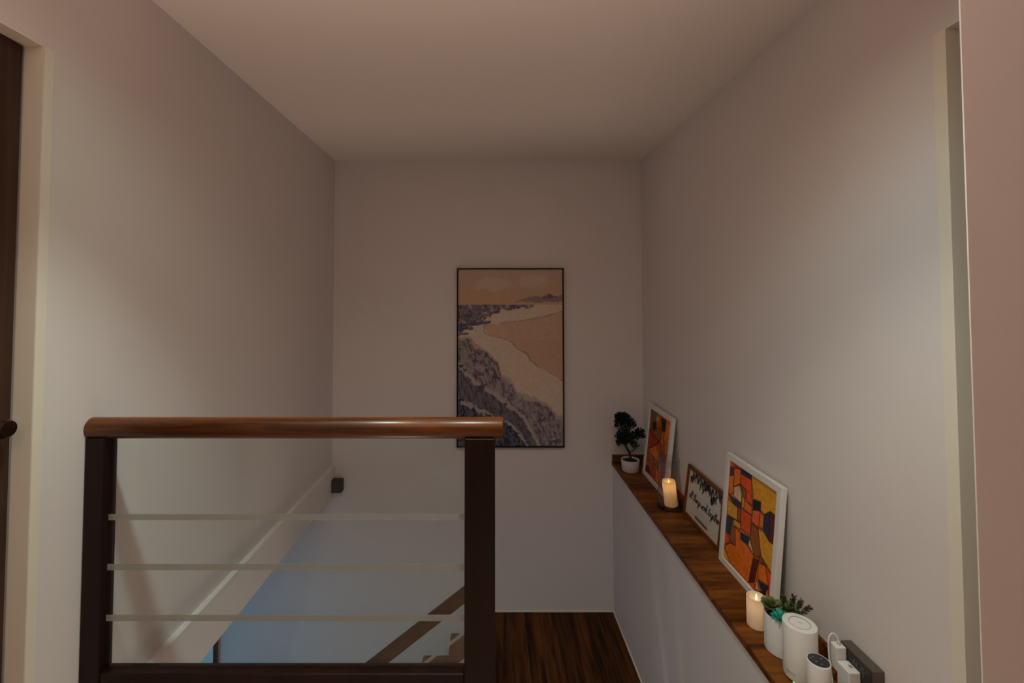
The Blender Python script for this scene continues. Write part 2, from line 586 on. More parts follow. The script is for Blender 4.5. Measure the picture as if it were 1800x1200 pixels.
# left door: casing, leaf, knob
d1 = bpy.data.objects.new('door_1', None)
C.objects.link(d1)
d1['kind'] = 'structure'
bxo('casing', M['cream'], d1, XL - 0.004, XL + 0.003, 1.221, 1.252, 0.0, 2.094, 0.001)
bxo('jamb', M['cream'], d1, XL - 0.05, XL + 0.003, 1.2205, 1.2225, 0.0, 2.094)
bxo('head_jamb', M['cream'], d1, XL - 0.05, XL + 0.001, 0.42, 1.221, 2.092, 2.096)
lf = bxo('door_leaf', M['door'], d1, XL - 0.09, XL - 0.046, 0.425, 1.214, 0.01, 2.088, 0.002)
bm = nb()
lathe(bm, [(0, 0), (0.024, 0), (0.024, 0.006), (0.010, 0.008), (0.010, 0.026), (0.020, 0.030), (0.024, 0.040), (0.020, 0.050), (0, 0.053)], 28)
bmesh.ops.transform(bm, matrix=Matrix.Translation((XL - 0.046, 1.163, 1.075)) @ Matrix.Rotation(PI / 2, 4, 'Y'), verts=bm.verts)
kn = mk('door_knob', bm, mat('dark_bronze', (0.10, 0.06, 0.04), rough=0.25, metal=1.0), lf, True)

# right door: only casing and reveal show beside the near wall
d2 = bpy.data.objects.new('door_2', None)
C.objects.link(d2)
d2['kind'] = 'structure'
bxo('casing', M['cream'], d2, XR - 0.003, XR + 0.01, 1.170, 1.200, 0.0, 2.11, 0.001)
bxo('jamb', M['cream'], d2, XR - 0.003, XR + 0.15, 1.166, 1.1715, 0.0, 2.11, 0.001)
bxo('head_jamb', M['cream'], d2, XR - 0.001, XR + 0.15, 0.99, 1.17, 2.108, 2.112)
bxo('door_leaf', M['door'], d2, XR + 0.15, XR + 0.19, 1.06, 1.165, 0.01, 2.1, 0.002)

# landing of wooden boards
land = bpy.data.objects.new('floor_landing', None)
C.objects.link(land)
land['kind'] = 'structure'
bxo('subfloor', M['cream_trim'], land, -0.085, 0.948, 2.40, YB, -1.10, -1.006)
x = -0.085
pw = 0.1148
for i in range(9):
    bm = nb()
    box(bm, x + 0.0008, x + pw - 0.0008, 2.40, YB - 0.004, -1.006, -0.997, 0.001)
    mk('board', bm, M['floor'], land)
    x += pw
bm = nb()
box(bm, -0.085, 0.948, YB - 0.008, YB, -0.997, -0.986, 0.002)
box(bm, 0.940, 0.948, 2.40, YB - 0.008, -0.997, -0.986, 0.002)
struct('baseboard_landing', bm, M['cream_trim'])

# upper flight (hidden behind the frame's lower edge) and lower flight along the back wall
st = bpy.data.objects.new('stair_upper', None)
C.objects.link(st)
st['kind'] = 'structure'
for i in range(1, 6):
    bxo('tread', M['tread'], st, 0.03, 0.946, 1.46 + 0.19 * (i - 1), 1.46 + 0.19 * i + 0.015, -0.166 * i - 0.03, -0.166 * i, 0.003)
st2 = bpy.data.objects.new('stair_lower', None)
C.objects.link(st2)
st2['kind'] = 'structure'
for i in range(10):
    z = -1.155 - 0.164 * i
    x1 = -0.087 - 0.208 * i
    bxo('tread', M['tread'], st2, x1 - 0.209, x1 + 0.012, 2.56, YB - 0.001, z - 0.03, z, 0.003)
    bxo('riser', M['tread'], st2, x1, x1 + 0.012, 2.56, YB - 0.001, z, z + 0.132)

# ================================================================== balustrade at the top of the stairs
bal = thing('balustrade', 'glass balustrade with round varnished brown handrail and dark wooden posts across the stairwell', 'railing', (-0.58, 1.41, 0.0))


def L(o, p):
    return tuple(a - b for a, b in zip(p, o.location))


bm = nb()
pts = [(XL + 0.001 + 0.58, 0, 1.008), (-0.6, 0, 1.008), (0.036 + 0.58, 0, 1.008), (0.0405 + 0.58, 0, 1.008)]
tube(bm, [pts[0], (-0.2, 0, 1.008), (0.2, 0, 1.008), pts[2], pts[3]], [0.0315, 0.0315, 0.0315, 0.0315, 0.029], 40)
mk('handrail', bm, M['rail'], bal, True)
bxo('post', M['post'], bal, XL + 0.001 + 0.58, -1.160 + 0.58, -0.026, 0.026, 0.0, 0.983, 0.003)
bxo('post', M['post'], bal, -0.076 + 0.58, 0.016 + 0.58, -0.026, 0.026, 0.0, 0.983, 0.003)
bxo('bottom_rail', M['post'], bal, -1.160 + 0.58, -0.076 + 0.58, -0.022, 0.022, 0.245, 0.290, 0.003)
gp = bxo('glass_panel', M['glass'], bal, -1.160 + 0.58, -0.076 + 0.58, -0.005, 0.005, 0.290, 0.980)
for zc in (0.7405, 0.592, 0.4415):
    bxo('frosted_strip', M['frost'], gp, -1.158 + 0.58, -0.078 + 0.58, -0.0058, -0.0052, zc - 0.0092, zc + 0.0092)

# balustrade of the lower flight
YL = 2.533
lb = thing('stair_balustrade', 'sloping brown wooden handrail over glass on the lower stair flight, seen through the glass panel', 'railing', (0, YL, -1.0))
sl = 0.765


def railz(x):
    return -0.201 - sl * (-0.143 - x) + 1.0


bm = nb()
xa, xb = -2.0, 0.0
prism(bm, [(xa, railz(xa)), (xb, railz(xb)), (xb, railz(xb) - 0.062), (xa, railz(xa) - 0.062)], 1, -0.002, 0.058)
mk('handrail', bm, M['low_rail'], lb)
bxo('post', M['low_rail'], lb, -0.055, 0.005, 0.0, 0.06, 0.0, railz(-0.05) - 0.05, 0.003)
bm = nb()
prism(bm, [(xa, railz(xa) - 0.062), (-0.055, railz(-0.055) - 0.062), (-0.055, railz(-0.055) - 0.72), (xa, railz(xa) - 0.72)], 1, 0.024, 0.032)
g2 = mk('glass_panel', bm, M['glass'], lb)
for off in (0.221, 0.371, 0.521):
    bm = nb()
    prism(bm, [(xa, railz(xa) - off), (-0.056, railz(-0.056) - off), (-0.056, railz(-0.056) - off - 0.022), (xa, railz(xa) - off - 0.022)], 1, 0.0230, 0.0236)
    mk('frosted_strip', bm, M['frost'], g2)
bm = nb()
prism(bm, [(xa, railz(xa) - 0.70), (-0.055, railz(-0.055) - 0.70), (-0.055, railz(-0.055) - 0.92), (xa, railz(xa) - 0.92)], 1, 0.005, 0.030)
mk('stringer', bm, M['low_rail'], lb)

# ================================================================== wooden ledge on the right
lg = thing('ledge', 'long brown wood ledge running along the right wall under the pictures', 'ledge', (1.07, 2.35, 0.112))
bm = nb()
box(bm, 0.940 - 1.07, XR - 1.07, 1.20 - 2.35, YB - 2.35, 0.0, LZ - 0.112, 0.0025)
mk('board', bm, M['ledge'], lg)
sbox('trim_2', M['ledge'], XR - 0.016, XR, 1.20, YB - 0.016, LZ, LZ + 0.048, bev=0.0012)
sbox('trim_3', M['ledge'], 0.943, XR, YB - 0.016, YB, LZ, LZ + 0.050, bev=0.0012)

# ================================================================== beach canvas on the back wall
NX, NY = 300, 496
u, v = uvgrid(NX, NY)
f1 = fbm(u * 9, v * 15, 11)
f2 = fbm(u * 26, v * 42, 12)
f3 = fbm(u * 60, v * 95, 13, 2)
rgb = np.zeros((NY, NX, 3))


def put(mask, c, a=1.0):
    c = np.array(c, float)
    al = (mask * a)[..., None]
    rgb[:] = rgb * (1 - al) + c * al


def ss(e0, e1, x):
    t = np.clip((x - e0) / (e1 - e0), 0, 1)
    return t * t * (3 - 2 * t)


def ip(xs, ys):
    return np.interp(u, xs, ys)


SKY, CLOUD = (0.62, 0.40, 0.275), (0.66, 0.52, 0.42)
SAND, FOAM, WASH = (0.66, 0.445, 0.32), (0.74, 0.61, 0.50), (0.71, 0.565, 0.455)
put(np.ones_like(u), SKY)
put(ss(0.16, 0.0, v), (0.55, 0.43, 0.36), 0.9)
cl = np.exp(-((u - 0.33) / 0.17) ** 2 - ((v - 0.085) / 0.035) ** 2) + np.exp(-((u - 0.73) / 0.17) ** 2 - ((v - 0.07) / 0.04) ** 2)
put(ss(0.28, 0.62, cl * (0.35 + 1.3 * f1) + (f2 - 0.5) * 0.9), CLOUD, 0.8)
# land and sea below the horizon
land_ = v > 0.20
put(land_, WASH)
put(land_ & (f2 > 0.55), FOAM, 0.6)
mt = ip([0.45, 0.58, 0.66, 0.74, 0.80, 0.87, 0.92, 0.97, 1.0], [0.196, 0.178, 0.160, 0.152, 0.158, 0.136, 0.150, 0.153, 0.140]) + (f2 - 0.5) * 0.012
put((v > mt) & (v < 0.186 + (f2 - 0.5) * 0.02) & (u > 0.45), (0.26, 0.21, 0.24), 0.8)
put((v > mt) & (v < 0.165) & (u > 0.8) & (f2 > 0.45), (0.12, 0.11, 0.17), 0.8)
coast = ip([0, 0.1, 0.2, 0.3, 0.4, 0.55, 0.7, 0.74], [0.375, 0.33, 0.312, 0.27, 0.24, 0.225, 0.222, 0.20]) + (f2 - 0.5) * 0.05
sea = (v > 0.20) & (v < coast) & (u < 0.73)
nearc = ss(0.10, 0.0, coast - v)
put(sea, (0.245, 0.190, 0.215))
put(sea & (fbm(u * 18, v * 90, 61, 3) > 0.52), (0.20, 0.165, 0.21), 0.8)
put(sea & (fbm(u * 38, v * 80, 62, 3) + 0.16 * nearc > 0.63), (0.105, 0.095, 0.155), 0.85)
put(sea & (fbm(u * 34, v * 60, 63, 3) + 0.12 * nearc > 0.66), (0.50, 0.40, 0.37), 0.7)
for a_, b_ in (([(0.0, 0.318), (0.16, 0.312), (0.30, 0.302)], 0.011), ([(0.05, 0.262), (0.12, 0.270)], 0.010), ([(0.0, 0.345), (0.08, 0.335), (0.13, 0.338)], 0.008), ([(0.0, 0.372), (0.09, 0.366)], 0.007)):
    put(ss(b_, b_ * 0.6, segdist(a_, u, v, ax=0.6) + (f2 - 0.5) * 0.016), (0.115, 0.105, 0.17), 0.9)
dune = inside([(0.24, 0.325), (0.6, 0.292), (1.01, 0.235), (1.01, 0.64), (0.90, 0.588), (0.74, 0.54), (0.66, 0.48), (0.50, 0.41), (0.30, 0.378)], u, v)
put(dune, SAND)
put(dune & (f2 > 0.5), (0.60, 0.40, 0.295), 0.5)
put(dune & (u > 0.6) & (v > 0.40), (0.56, 0.35, 0.25), 0.35)
ln = segdist([(0.25, 0.325), (0.25, 0.36), (0.31, 0.38), (0.40, 0.388), (0.5, 0.41), (0.57, 0.452), (0.66, 0.481), (0.69, 0.515), (0.76, 0.552), (0.90, 0.595), (1.0, 0.634)], u, v, ax=0.6)
put((ln < 0.0012 + 0.009 * np.clip(f1 - 0.42, 0, 1)) & (f2 > 0.36), (0.32, 0.15, 0.095), 0.75)
ln = segdist([(0.24, 0.325), (0.4, 0.305), (0.62, 0.292), (0.85, 0.268), (1.0, 0.236)], u, v, ax=0.6)
put((ln < 0.003) & (f2 > 0.42), (0.42, 0.26, 0.19), 0.7)
# breaking waves, lower left
w1 = ip([0, 0.115, 0.16, 0.27, 0.39, 0.41, 0.52, 0.57, 0.71, 0.84, 0.93, 1.0], [0.385, 0.385, 0.425, 0.455, 0.525, 0.585, 0.635, 0.705, 0.72, 0.755, 0.815, 0.835]) + (f2 - 0.5) * 0.035
d1_ = v - w1
wv = d1_ > 0
put(wv, (0.235, 0.185, 0.195))
put(wv & (f2 > 0.50), (0.33, 0.27, 0.29), 0.75)
st_ = fbm(u * 70 - v * 40, v * 22 + u * 10, 31, 3)
put(wv & (st_ > 0.56), (0.40, 0.335, 0.345), 0.7)
put(wv & (st_ < 0.40), (0.11, 0.095, 0.13), 0.6)
put(wv & (f3 > 0.62), (0.45, 0.37, 0.36), 0.55)
put(wv & (f2 < 0.34), (0.10, 0.085, 0.105), 0.7)
put(wv & (d1_ < 0.022 * (0.4 + f1)), (0.56, 0.45, 0.41), 0.8)
for xs, ys, dk in (([0, 0.16, 0.34, 0.55, 0.65, 0.76, 0.8], [0.54, 0.64, 0.70, 0.80, 0.86, 0.985, 1.05], 0.5),
                   ([0, 0.2, 0.36, 0.5, 0.6, 0.7], [0.735, 0.795, 0.85, 0.87, 0.94, 1.02], 0.85)):
    wl = ip(xs, ys) + (f2 - 0.5) * 0.05
    d = v - wl
    m_ = (d > 0) & (u < xs[-1])
    put(m_, (0.030, 0.034, 0.060), dk)
    put(m_ & (st_ > 0.58), (0.20, 0.18, 0.22), 0.6)
    put(m_ & (f3 > 0.56), (0.17, 0.15, 0.18), 0.55)
    put((np.abs(d) < 0.018 * f1 * 1.6) & (f2 > 0.36) & (u < xs[-1]), (0.52, 0.44, 0.42), 0.8)
rgb *= (0.94 + 0.12 * f3)[..., None]
beach = rgb.copy()

cv = thing('canvas_painting', 'tall beach and breaking wave canvas in a thin black frame on the back wall', 'painting', (0.156, YB, 0.254))
px0, px1, ph = -0.255 - 0.156, 0.573 - 0.156, 1.376
bxo('stretcher', M['black'], cv, px0 + 0.008, px1 - 0.008, -0.024, -0.001, 0.008, ph - 0.008)
bm = nb()
fw = 0.011
box(bm, px0, px0 + fw, -0.034, -0.001, 0, ph)
box(bm, px1 - fw, px1, -0.034, -0.001, 0, ph)
box(bm, px0 + fw, px1 - fw, -0.034, -0.001, 0, fw)
box(bm, px0 + fw, px1 - fw, -0.034, -0.001, ph - fw, ph)
mk('frame', bm, M['black'], cv)
print_mesh('canvas', beach, (px0 + fw, -0.0285, ph - fw), (px1 - px0 - 2 * fw, 0, 0), (0, 0, -(ph - 2 * fw)), M['canvas'], cv)
cv.rotation_euler = (0, 0, 0)

# ================================================================== abstract prints in white frames
BIG_ART =  [('G', [(0.477, -0.001), (1.0, 0.0), (0.988, 0.212), (0.879, 0.211), (0.779, 0.275), (0.707, 0.265), (0.697, 0.192), (0.553, 0.216)]), ('M', [(0.001, 0.07), (0.096, 0.057), (0.106, 0.121), (0.008, 0.163)]), ('O', [(0.096, 0.057), (0.247, 0.027), (0.264, 0.164), (0.111, 0.245), (0.106, 0.121)]), ('O', [(0.008, 0.163), (0.106, 0.121), (0.126, 0.305), (0.017, 0.354)]), ('R', [(0.084, 0.007), (0.264, 0.007), (0.247, 0.027), (0.092, 0.038)]), ('N', [(0.264, 0.007), (0.472, 0.001), (0.484, 0.053), (0.264, 0.061)]), ('R', [(0.256, 0.064), (0.484, 0.053), (0.545, 0.279), (0.412, 0.287), (0.403, 0.184), (0.264, 0.164)]), ('W', [(0.126, 0.24), (0.253, 0.181), (0.308, 0.246), (0.315, 0.339), (0.142, 0.333)]), ('B', [(0.251, 0.175), (0.403, 0.184), (0.394, 0.269), (0.327, 0.24)]), ('Y', [(0.325, 0.266), (0.374, 0.275), (0.378, 0.367), (0.323, 0.374)]), ('N', [(0.006, 0.351), (0.147, 0.351), (0.306, 0.342), (0.317, 0.389), (0.135, 0.406)]), ('O', [(0.377, 0.287), (0.533, 0.29), (0.54, 0.372), (0.379, 0.373)]), ('G', [(0.002, 0.399), (0.135, 0.406), (0.237, 0.41), (0.254, 0.531), (0.122, 0.547), (0.011, 0.561)]), ('B', [(0.237, 0.41), (0.318, 0.391), (0.334, 0.52), (0.254, 0.531)]), ('R', [(0.323, 0.389), (0.533, 0.377), (0.546, 0.562), (0.339, 0.58)]), ('K', [(0.549, 0.223), (0.697, 0.192), (0.699, 0.268), (0.555, 0.312)]), ('P', [(0.555, 0.316), (0.7, 0.273), (0.693, 0.429), (0.553, 0.433)]), ('O', [(0.7, 0.273), (0.781, 0.286), (0.772, 0.407), (0.692, 0.423)]), ('N', [(0.78, 0.281), (0.879, 0.214), (0.891, 0.461), (0.782, 0.418)]), ('M', [(0.879, 0.214), (0.988, 0.212), (0.992, 0.46), (0.891, 0.461)]), ('G', [(0.682, 0.439), (0.783, 0.424), (0.892, 0.466), (0.993, 0.465), (0.989, 0.717), (0.873, 0.68), (0.766, 0.648)]), ('B', [(0.555, 0.439), (0.682, 0.439), (0.77, 0.646), (0.698, 0.699), (0.647, 0.709), (0.551, 0.584)]), ('N', [(0.012, 0.567), (0.165, 0.551), (0.14, 0.617), (0.117, 0.741), (0.006, 0.733)]), ('B', [(0.124, 0.617), (0.218, 0.613), (0.251, 0.782), (0.122, 0.797)]), ('G', [(0.171, 0.548), (0.321, 0.531), (0.335, 0.588), (0.201, 0.607)]), ('R', [(-0.002, 0.742), (0.096, 0.762), (0.114, 0.806), (0.001, 0.877)]), ('O', [(0.218, 0.613), (0.342, 0.616), (0.5, 0.669), (0.647, 0.709), (0.572, 0.985), (0.156, 0.99), (0.013, 0.885), (0.125, 0.808), (0.251, 0.782)]), ('G', [(0.005, 0.895), (0.156, 0.99), (0.0, 1.0)]), ('N', [(0.341, 0.614), (0.53, 0.58), (0.5, 0.669), (0.355, 0.673)]), ('W', [(0.538, 0.589), (0.647, 0.709), (0.513, 0.664)]), ('M', [(0.631, 0.733), (0.739, 0.704), (0.681, 0.923), (0.572, 0.985)]), ('B', [(0.754, 0.653), (0.899, 0.686), (0.727, 0.709)]), ('O', [(0.743, 0.725), (0.864, 0.695), (0.941, 0.836), (0.735, 0.87)]), ('R', [(0.864, 0.695), (0.997, 0.73), (1.0, 1.0), (0.942, 0.9), (0.941, 0.836)]), ('N', [(0.75, 0.88), (0.943, 0.846), (0.896, 0.912), (0.811, 0.924)]), ('W', [(0.712, 0.886), (0.793, 0.96), (0.706, 0.979)]), ('R', [(0.592, 0.975), (0.682, 0.928), (0.706, 0.979), (0.684, 0.999)]), ('K', [(0.803, 0.945), (0.896, 0.914), (0.947, 0.984), (0.827, 0.999)])]
FAR_ART =  [('G2', [(0.011, 0.003), (0.295, -0.003), (0.364, 0.272), (0.244, 0.284), (0.066, 0.364)]), ('K', [(0.156, 0.188), (0.331, 0.152), (0.35, 0.282), (0.185, 0.311)]), ('K', [(0.521, 0.041), (0.784, 0.03), (0.79, 0.193), (0.646, 0.211)]), ('O', [(0.778, 0.01), (1.0, -0.0), (0.958, 0.273), (0.875, 0.537), (0.75, 0.294)]), ('Y2', [(0.633, 0.173), (0.73, 0.363), (0.656, 0.431), (0.604, 0.366)]), ('B', [(0.346, 0.248), (0.633, 0.173), (0.576, 0.385), (0.06, 0.352)]), ('R2', [(0.013, 0.355), (0.576, 0.385), (0.073, 0.63), (0.006, 0.541)]), ('O', [(0.133, 0.61), (0.418, 0.486), (0.546, 0.592), (0.541, 0.689), (0.168, 0.683)]), ('W2', [(0.155, 0.705), (0.241, 0.696), (0.406, 0.722), (0.204, 0.76)]), ('W2', [(0.477, 0.74), (0.635, 0.718), (0.632, 0.764), (0.492, 0.776)]), ('B3', [(0.603, 0.518), (0.777, 0.482), (0.844, 0.591), (0.64, 0.653)]), ('M2', [(-0.05, 0.908), (0.17, 0.875), (0.258, 0.967), (-0.0, 1.0)]), ('R2', [(0.298, 0.82), (0.48, 0.797), (0.523, 0.951), (0.339, 0.957)]), ('O', [(0.507, 0.812), (0.623, 0.794), (0.676, 0.984), (0.554, 0.975)]), ('R2', [(0.681, 0.677), (0.892, 0.591), (0.916, 0.815), (0.765, 0.855)]), ('B', [(-0.027, 0.667), (0.115, 0.62), (0.128, 0.791), (-0.003, 0.848)])]
PAL = dict(G=(218, 152, 40), O=(226, 112, 28), R=(222, 76, 26), N=(34, 42, 78), M=(92, 24, 30), B=(150, 82, 30), W=(222, 184, 158), K=(20, 27, 27),
           Y=(215, 160, 40), P=(224, 102, 58), G2=(105, 70, 28), Y2=(190, 130, 60), R2=(165, 58, 24), W2=(150, 115, 85), B3=(110, 85, 62), M2=(80, 22, 20))


def mosaic(polys, bg, line, lines=(), seed=3, dirt=0.25):
    nx, ny = 200, 254
    global rgb
    uu, vv = uvgrid(nx, ny)
    rgb = np.zeros((ny, nx, 3)) + np.array(lin(bg))
    n1 = fbm(uu * 30, vv * 38, seed, 3)
    n2 = fbm(uu * 7, vv * 9, seed + 5, 3)
    for k, p in polys:
        put(inside(p, uu, vv), lin(PAL[k]))
    rgb *= (1 + dirt * 2 * (n1 - 0.5) + dirt * (n2 - 0.5))[..., None]
    for k, p in polys:
        d = segdist(p, uu, vv, True, ax=0.8)
        put(ss(line * 1.5, line * 0.6, d), lin((40, 22, 16)), 0.85)
    for l in lines:
        d = segdist(l, uu, vv, False, ax=0.8)
        put(ss(line * 2.2, line, d), lin((24, 17, 15)), 0.9)
    return np.clip(rgb, 0, 1)


def leaning(name, label, cat, xb, y0, y1, xt, h, prt, border, depth, fm, group=None, glaz=None):
    """picture leaning on the right wall: the front lower edge at x = xb, the upper one at x = xt; it faces -X.
    Local frame: x = width (left to right as seen), y = out of the picture's back, z = up"""
    W = y1 - y0
    lean = math.atan2(xt - xb, h)
    o = thing(name, label, cat, (xb, (y0 + y1) / 2, LZ + depth * math.sin(lean) * 0.0 + 0.0005), group)
    # local x points towards the camera (-Y), local y points to the wall (+X)
    R = Matrix(((0, 1, 0), (-1, 0, 0), (0, 0, 1))).to_4x4() @ Matrix.Rotation(-lean, 4, 'X')
    o.matrix_world = Matrix.Translation(o.location) @ R
    HL = h / math.cos(lean)
    bm = nb()
    b = border
    a0, a1 = -W / 2, W / 2
    box(bm, a0, a0 + b, 0, depth, 0, HL, 0.0012)
    box(bm, a1 - b, a1, 0, depth, 0, HL, 0.0012)
    box(bm, a0 + b, a1 - b, 0, depth, 0, b, 0.0012)
    box(bm, a0 + b, a1 - b, 0, depth, HL - b, HL, 0.0012)
    mk('frame', bm, fm, o)
    bxo('backing', M['backing'], o, a0 + b - 0.003, a1 - b + 0.003, 0.010, depth - 0.002, b - 0.003, HL - b + 0.003)
    print_mesh('print', prt, (a0 + b, 0.0085, HL - b), (W - 2 * b, 0, 0), (0, 0, -(HL - 2 * b)), glaz or M['art_print'], o)
    return o


art_big = mosaic(BIG_ART, (212, 108, 32), 0.0050) * np.array((1.15, 1.15, 1.0))
FAR_LINES = [[(0.013, 0.355), (0.576, 0.385), (0.073, 0.63)], [(0.418, 0.486), (0.556, 0.39)], [(0.136, 0.666), (0.627, 0.697), (0.888, 0.58)],
             [(0.134, 0.802), (0.626, 0.748)], [(0.633, 0.173), (0.651, 0.65)], [(0.75, 0.294), (0.867, 0.574)], [(0.594, 0.664), (0.69, 1.0)], [(0.298, 0.82), (0.343, 0.966)]]
art_far = mosaic(FAR_ART, (185, 82, 30), 0.0035, FAR_LINES, seed=23, dirt=0.5) * 1.15
uu, vv = uvgrid(200, 254)
rgb = art_far
put(ss(1.1, 0.8, np.hypot((uu - 0.367) / 0.055, (vv - 0.098) / 0.05)), lin((205, 165, 110)))
art_far = rgb.copy()
leaning('abstract_print', 'large white framed mosaic print in orange and navy blocks, nearest of the leaning frames', 'picture', 1.105, 1.822, 2.243, 1.152, 0.512, art_big, 0.028, 0.024, M['white_frame'])
leaning('abstract_print', 'white framed dark orange abstract print leaning behind the glass candle vase', 'picture', 1.096, 2.897, 3.318, 1.152, 0.498, art_far, 0.028, 0.024, M['white_frame'])

# ------------------------------------------------------------------ lettered print: drawn strokes for the handwriting
GL = {
    'a': (1.1, [[(.9, .8), (.5, 1), (.1, .6), (.2, .1), (.55, .05), (.9, .85), (.85, .2), (1.1, .05)]]),
    'l': (.7, [[(0, .05), (.5, 1.4), (.45, 2.1), (.2, 1.9), (.2, .3), (.45, 0), (.7, .1)]]),
    't': (.75, [[(0, .1), (.4, 1.0), (.45, 1.85), (.35, .2), (.5, 0), (.75, .1)], [(0, 1.25), (.85, 1.4)]]),
    'h': (1.0, [[(0, .05), (.5, 1.5), (.4, 2.1), (.2, 1.8), (.15, 0), (.3, .7), (.6, 1), (.8, .8), (.75, .15), (1.0, .05)]]),
    'i': (.5, [[(0, .1), (.25, .95), (.25, .15), (.5, .05)], [(.33, 1.5), (.36, 1.55)]]),
    'n': (1.0, [[(0, .1), (.2, .95), (.2, 0), (.35, .7), (.65, 1), (.8, .8), (.78, .15), (1.0, .05)]]),
    'g': (1.05, [[(.9, .8), (.5, 1), (.1, .6), (.2, .1), (.55, .05), (.9, .85), (.8, -.6), (.45, -1.0), (.2, -.7), (.6, -.2), (1.05, .1)]]),
    's': (.75, [[(0, .05), (.4, 1.0), (.45, .6), (.6, .25), (.4, 0), (.1, .12)], [(.4, 0), (.75, .1)]]),
    'w': (1.2, [[(0, .9), (.1, .2), (.3, 0), (.55, .75), (.6, .1), (.85, 0), (1.1, .95), (1.2, .85)]]),
    'o': (1.0, [[(.5, 1), (.1, .6), (.2, .1), (.5, 0), (.8, .4), (.7, .9), (.5, 1), (.75, .82), (1.0, .9)]]),
    'r': (.75, [[(0, .1), (.25, 1.05), (.35, .85), (.6, .9), (.55, .2), (.75, .05)]]),
    'k': (.95, [[(0, .05), (.5, 1.5), (.4, 2.1), (.2, 1.8), (.15, 0), (.3, .6), (.65, .95), (.6, .6), (.3, .5), (.7, 0), (.95, .08)]]),
    'e': (.8, [[(0, .1), (.5, .45), (.55, .9), (.3, 1), (.1, .5), (.3, .05), (.8, .15)]]),
}
strokes = []
cx_ = 0.0
for ch in 'all things work together':
    if ch == ' ':
        cx_ += 0.55
        continue
    wd, ss_ = GL[ch]
    for s_ in ss_:
        sp = spline([(p[0] + cx_ + 0.22 * p[1], p[1], 0) for p in s_], 5) if len(s_) > 2 else [Vector((p[0] + cx_ + 0.22 * p[1], p[1], 0)) for p in s_]
        strokes.append([(q.x, q.y) for q in sp])
    cx_ += wd
NX, NY = 300, 205
u, v = uvgrid(NX, NY)
rgb = np.zeros((NY, NX, 3)) + np.array((0.66, 0.60, 0.55))
AS = 1.47
kx = 0.90 / cx_
ky = kx * AS * 1.25
for s_ in strokes:
    P_ = [(0.055 + a * kx, 0.615 - b * ky) for a, b in s_]
    x0 = min(p[0] for p in P_) - 0.03
    x1 = max(p[0] for p in P_) + 0.03
    i0, i1 = max(0, int(x0 * NX)), min(NX, int(x1 * NX) + 1)
    d = segdist(P_, u[:, i0:i1], v[:, i0:i1], ax=AS)
    a_ = ss(0.0130, 0.0078, d)[..., None]
    rgb[:, i0:i1] = rgb[:, i0:i1] * (1 - a_) + np.array((0.012, 0.012, 0.012)) * a_
r_ = random.Random(7)
LC = [(0.010, 0.014, 0.012), (0.022, 0.026, 0.018), (0.010, 0.011, 0.011), (0.085, 0.08, 0.05)]
for k in range(88):                                   # hanging leaves along the upper edge
    cu = 0.05 + 0.93 * r_.random()
    dep = 0.10 + 0.27 * (0.35 + 0.65 * cu) * (0.55 + 0.45 * math.sin(cu * 19))
    cvv = 0.02 + r_.random() * dep
    an = r_.uniform(-0.6, 0.6) + PI / 2
    la, lb_ = r_.uniform(0.05, 0.095), r_.uniform(0.018, 0.032)
    du, dv = (u - cu) * AS, v - cvv
    e = np.hypot((du * math.cos(an) + dv * math.sin(an)) / la, (-du * math.sin(an) + dv * math.cos(an)) / lb_)
    put(ss(1.1, 0.9, e), r_.choice(LC), 0.95)
for k in range(7):
    cu = 0.08 + k * 0.14
    d = segdist([(cu, 0.0), (cu + 0.03, 0.1), (cu + r_.uniform(-0.03, 0.06), 0.2 + 0.02 * k)], u, v, ax=AS)
    put(ss(0.007, 0.004, d), (0.03, 0.03, 0.025))
for (ua, ub, vv_, n_) in ((0.17, 0.83, 0.455, 30), (0.20, 0.80, 0.72, 27), (0.27, 0.73, 0.775, 20), (0.33, 0.67, 0.83, 15)):
    for k in range(n_):                               # rows of fine print too small to read
        t0 = ua + (ub - ua) * k / n_
        put((u > t0) & (u < t0 + (ub - ua) / n_ * r_.uniform(0.55, 0.85)) & (abs(v - vv_) < 0.009), (0.25, 0.22, 0.20), 0.55)
pill = np.hypot(np.maximum(np.abs(u - 0.49) - 0.17, 0) * AS, v - 0.91)
put(ss(0.036, 0.030, pill), (0.24, 0.105, 0.06))
leaning('quote_print', 'brown framed quote print with dark hanging leaves and handwritten words between two white frames', 'picture', 1.131, 2.296, 2.716, 1.168, 0.284, rgb.copy(), 0.019, 0.016, M['brown_frame'], glaz=M['print'])

# ================================================================== bonsai in a white pot
bn = thing('potted_bonsai', 'small dark green bonsai tree in a low white pot at the ledge end', 'plant', (1.024, 3.36, LZ))
bm = nb()
lathe(bm, [(0, 0), (0.054, 0), (0.058, 0.004), (0.065, 0.080), (0.065, 0.083), (0.061, 0.083), (0.060, 0.070), (0, 0.068)], 40)
mk('pot', bm, M['ceramic'], bn, True)
bm = nb()
lathe(bm, [(0.0602, 0.0685), (0.052, 0.074), (0.03, 0.077), (0, 0.078)], 24)
mk('moss', bm, M['soil'], bn, True)
bm = nb()
tr = spline([(0.005, 0, 0.08), (-0.005, 0.004, 0.13), (-0.028, 0, 0.17), (-0.042, 0, 0.22), (-0.03, 0, 0.28), (-0.045, 0, 0.33), (-0.035, 0, 0.38)], 5)
tube(bm, tr, [0.0105 - 0.008 * i / (len(tr) - 1) for i in range(len(tr))], 8)
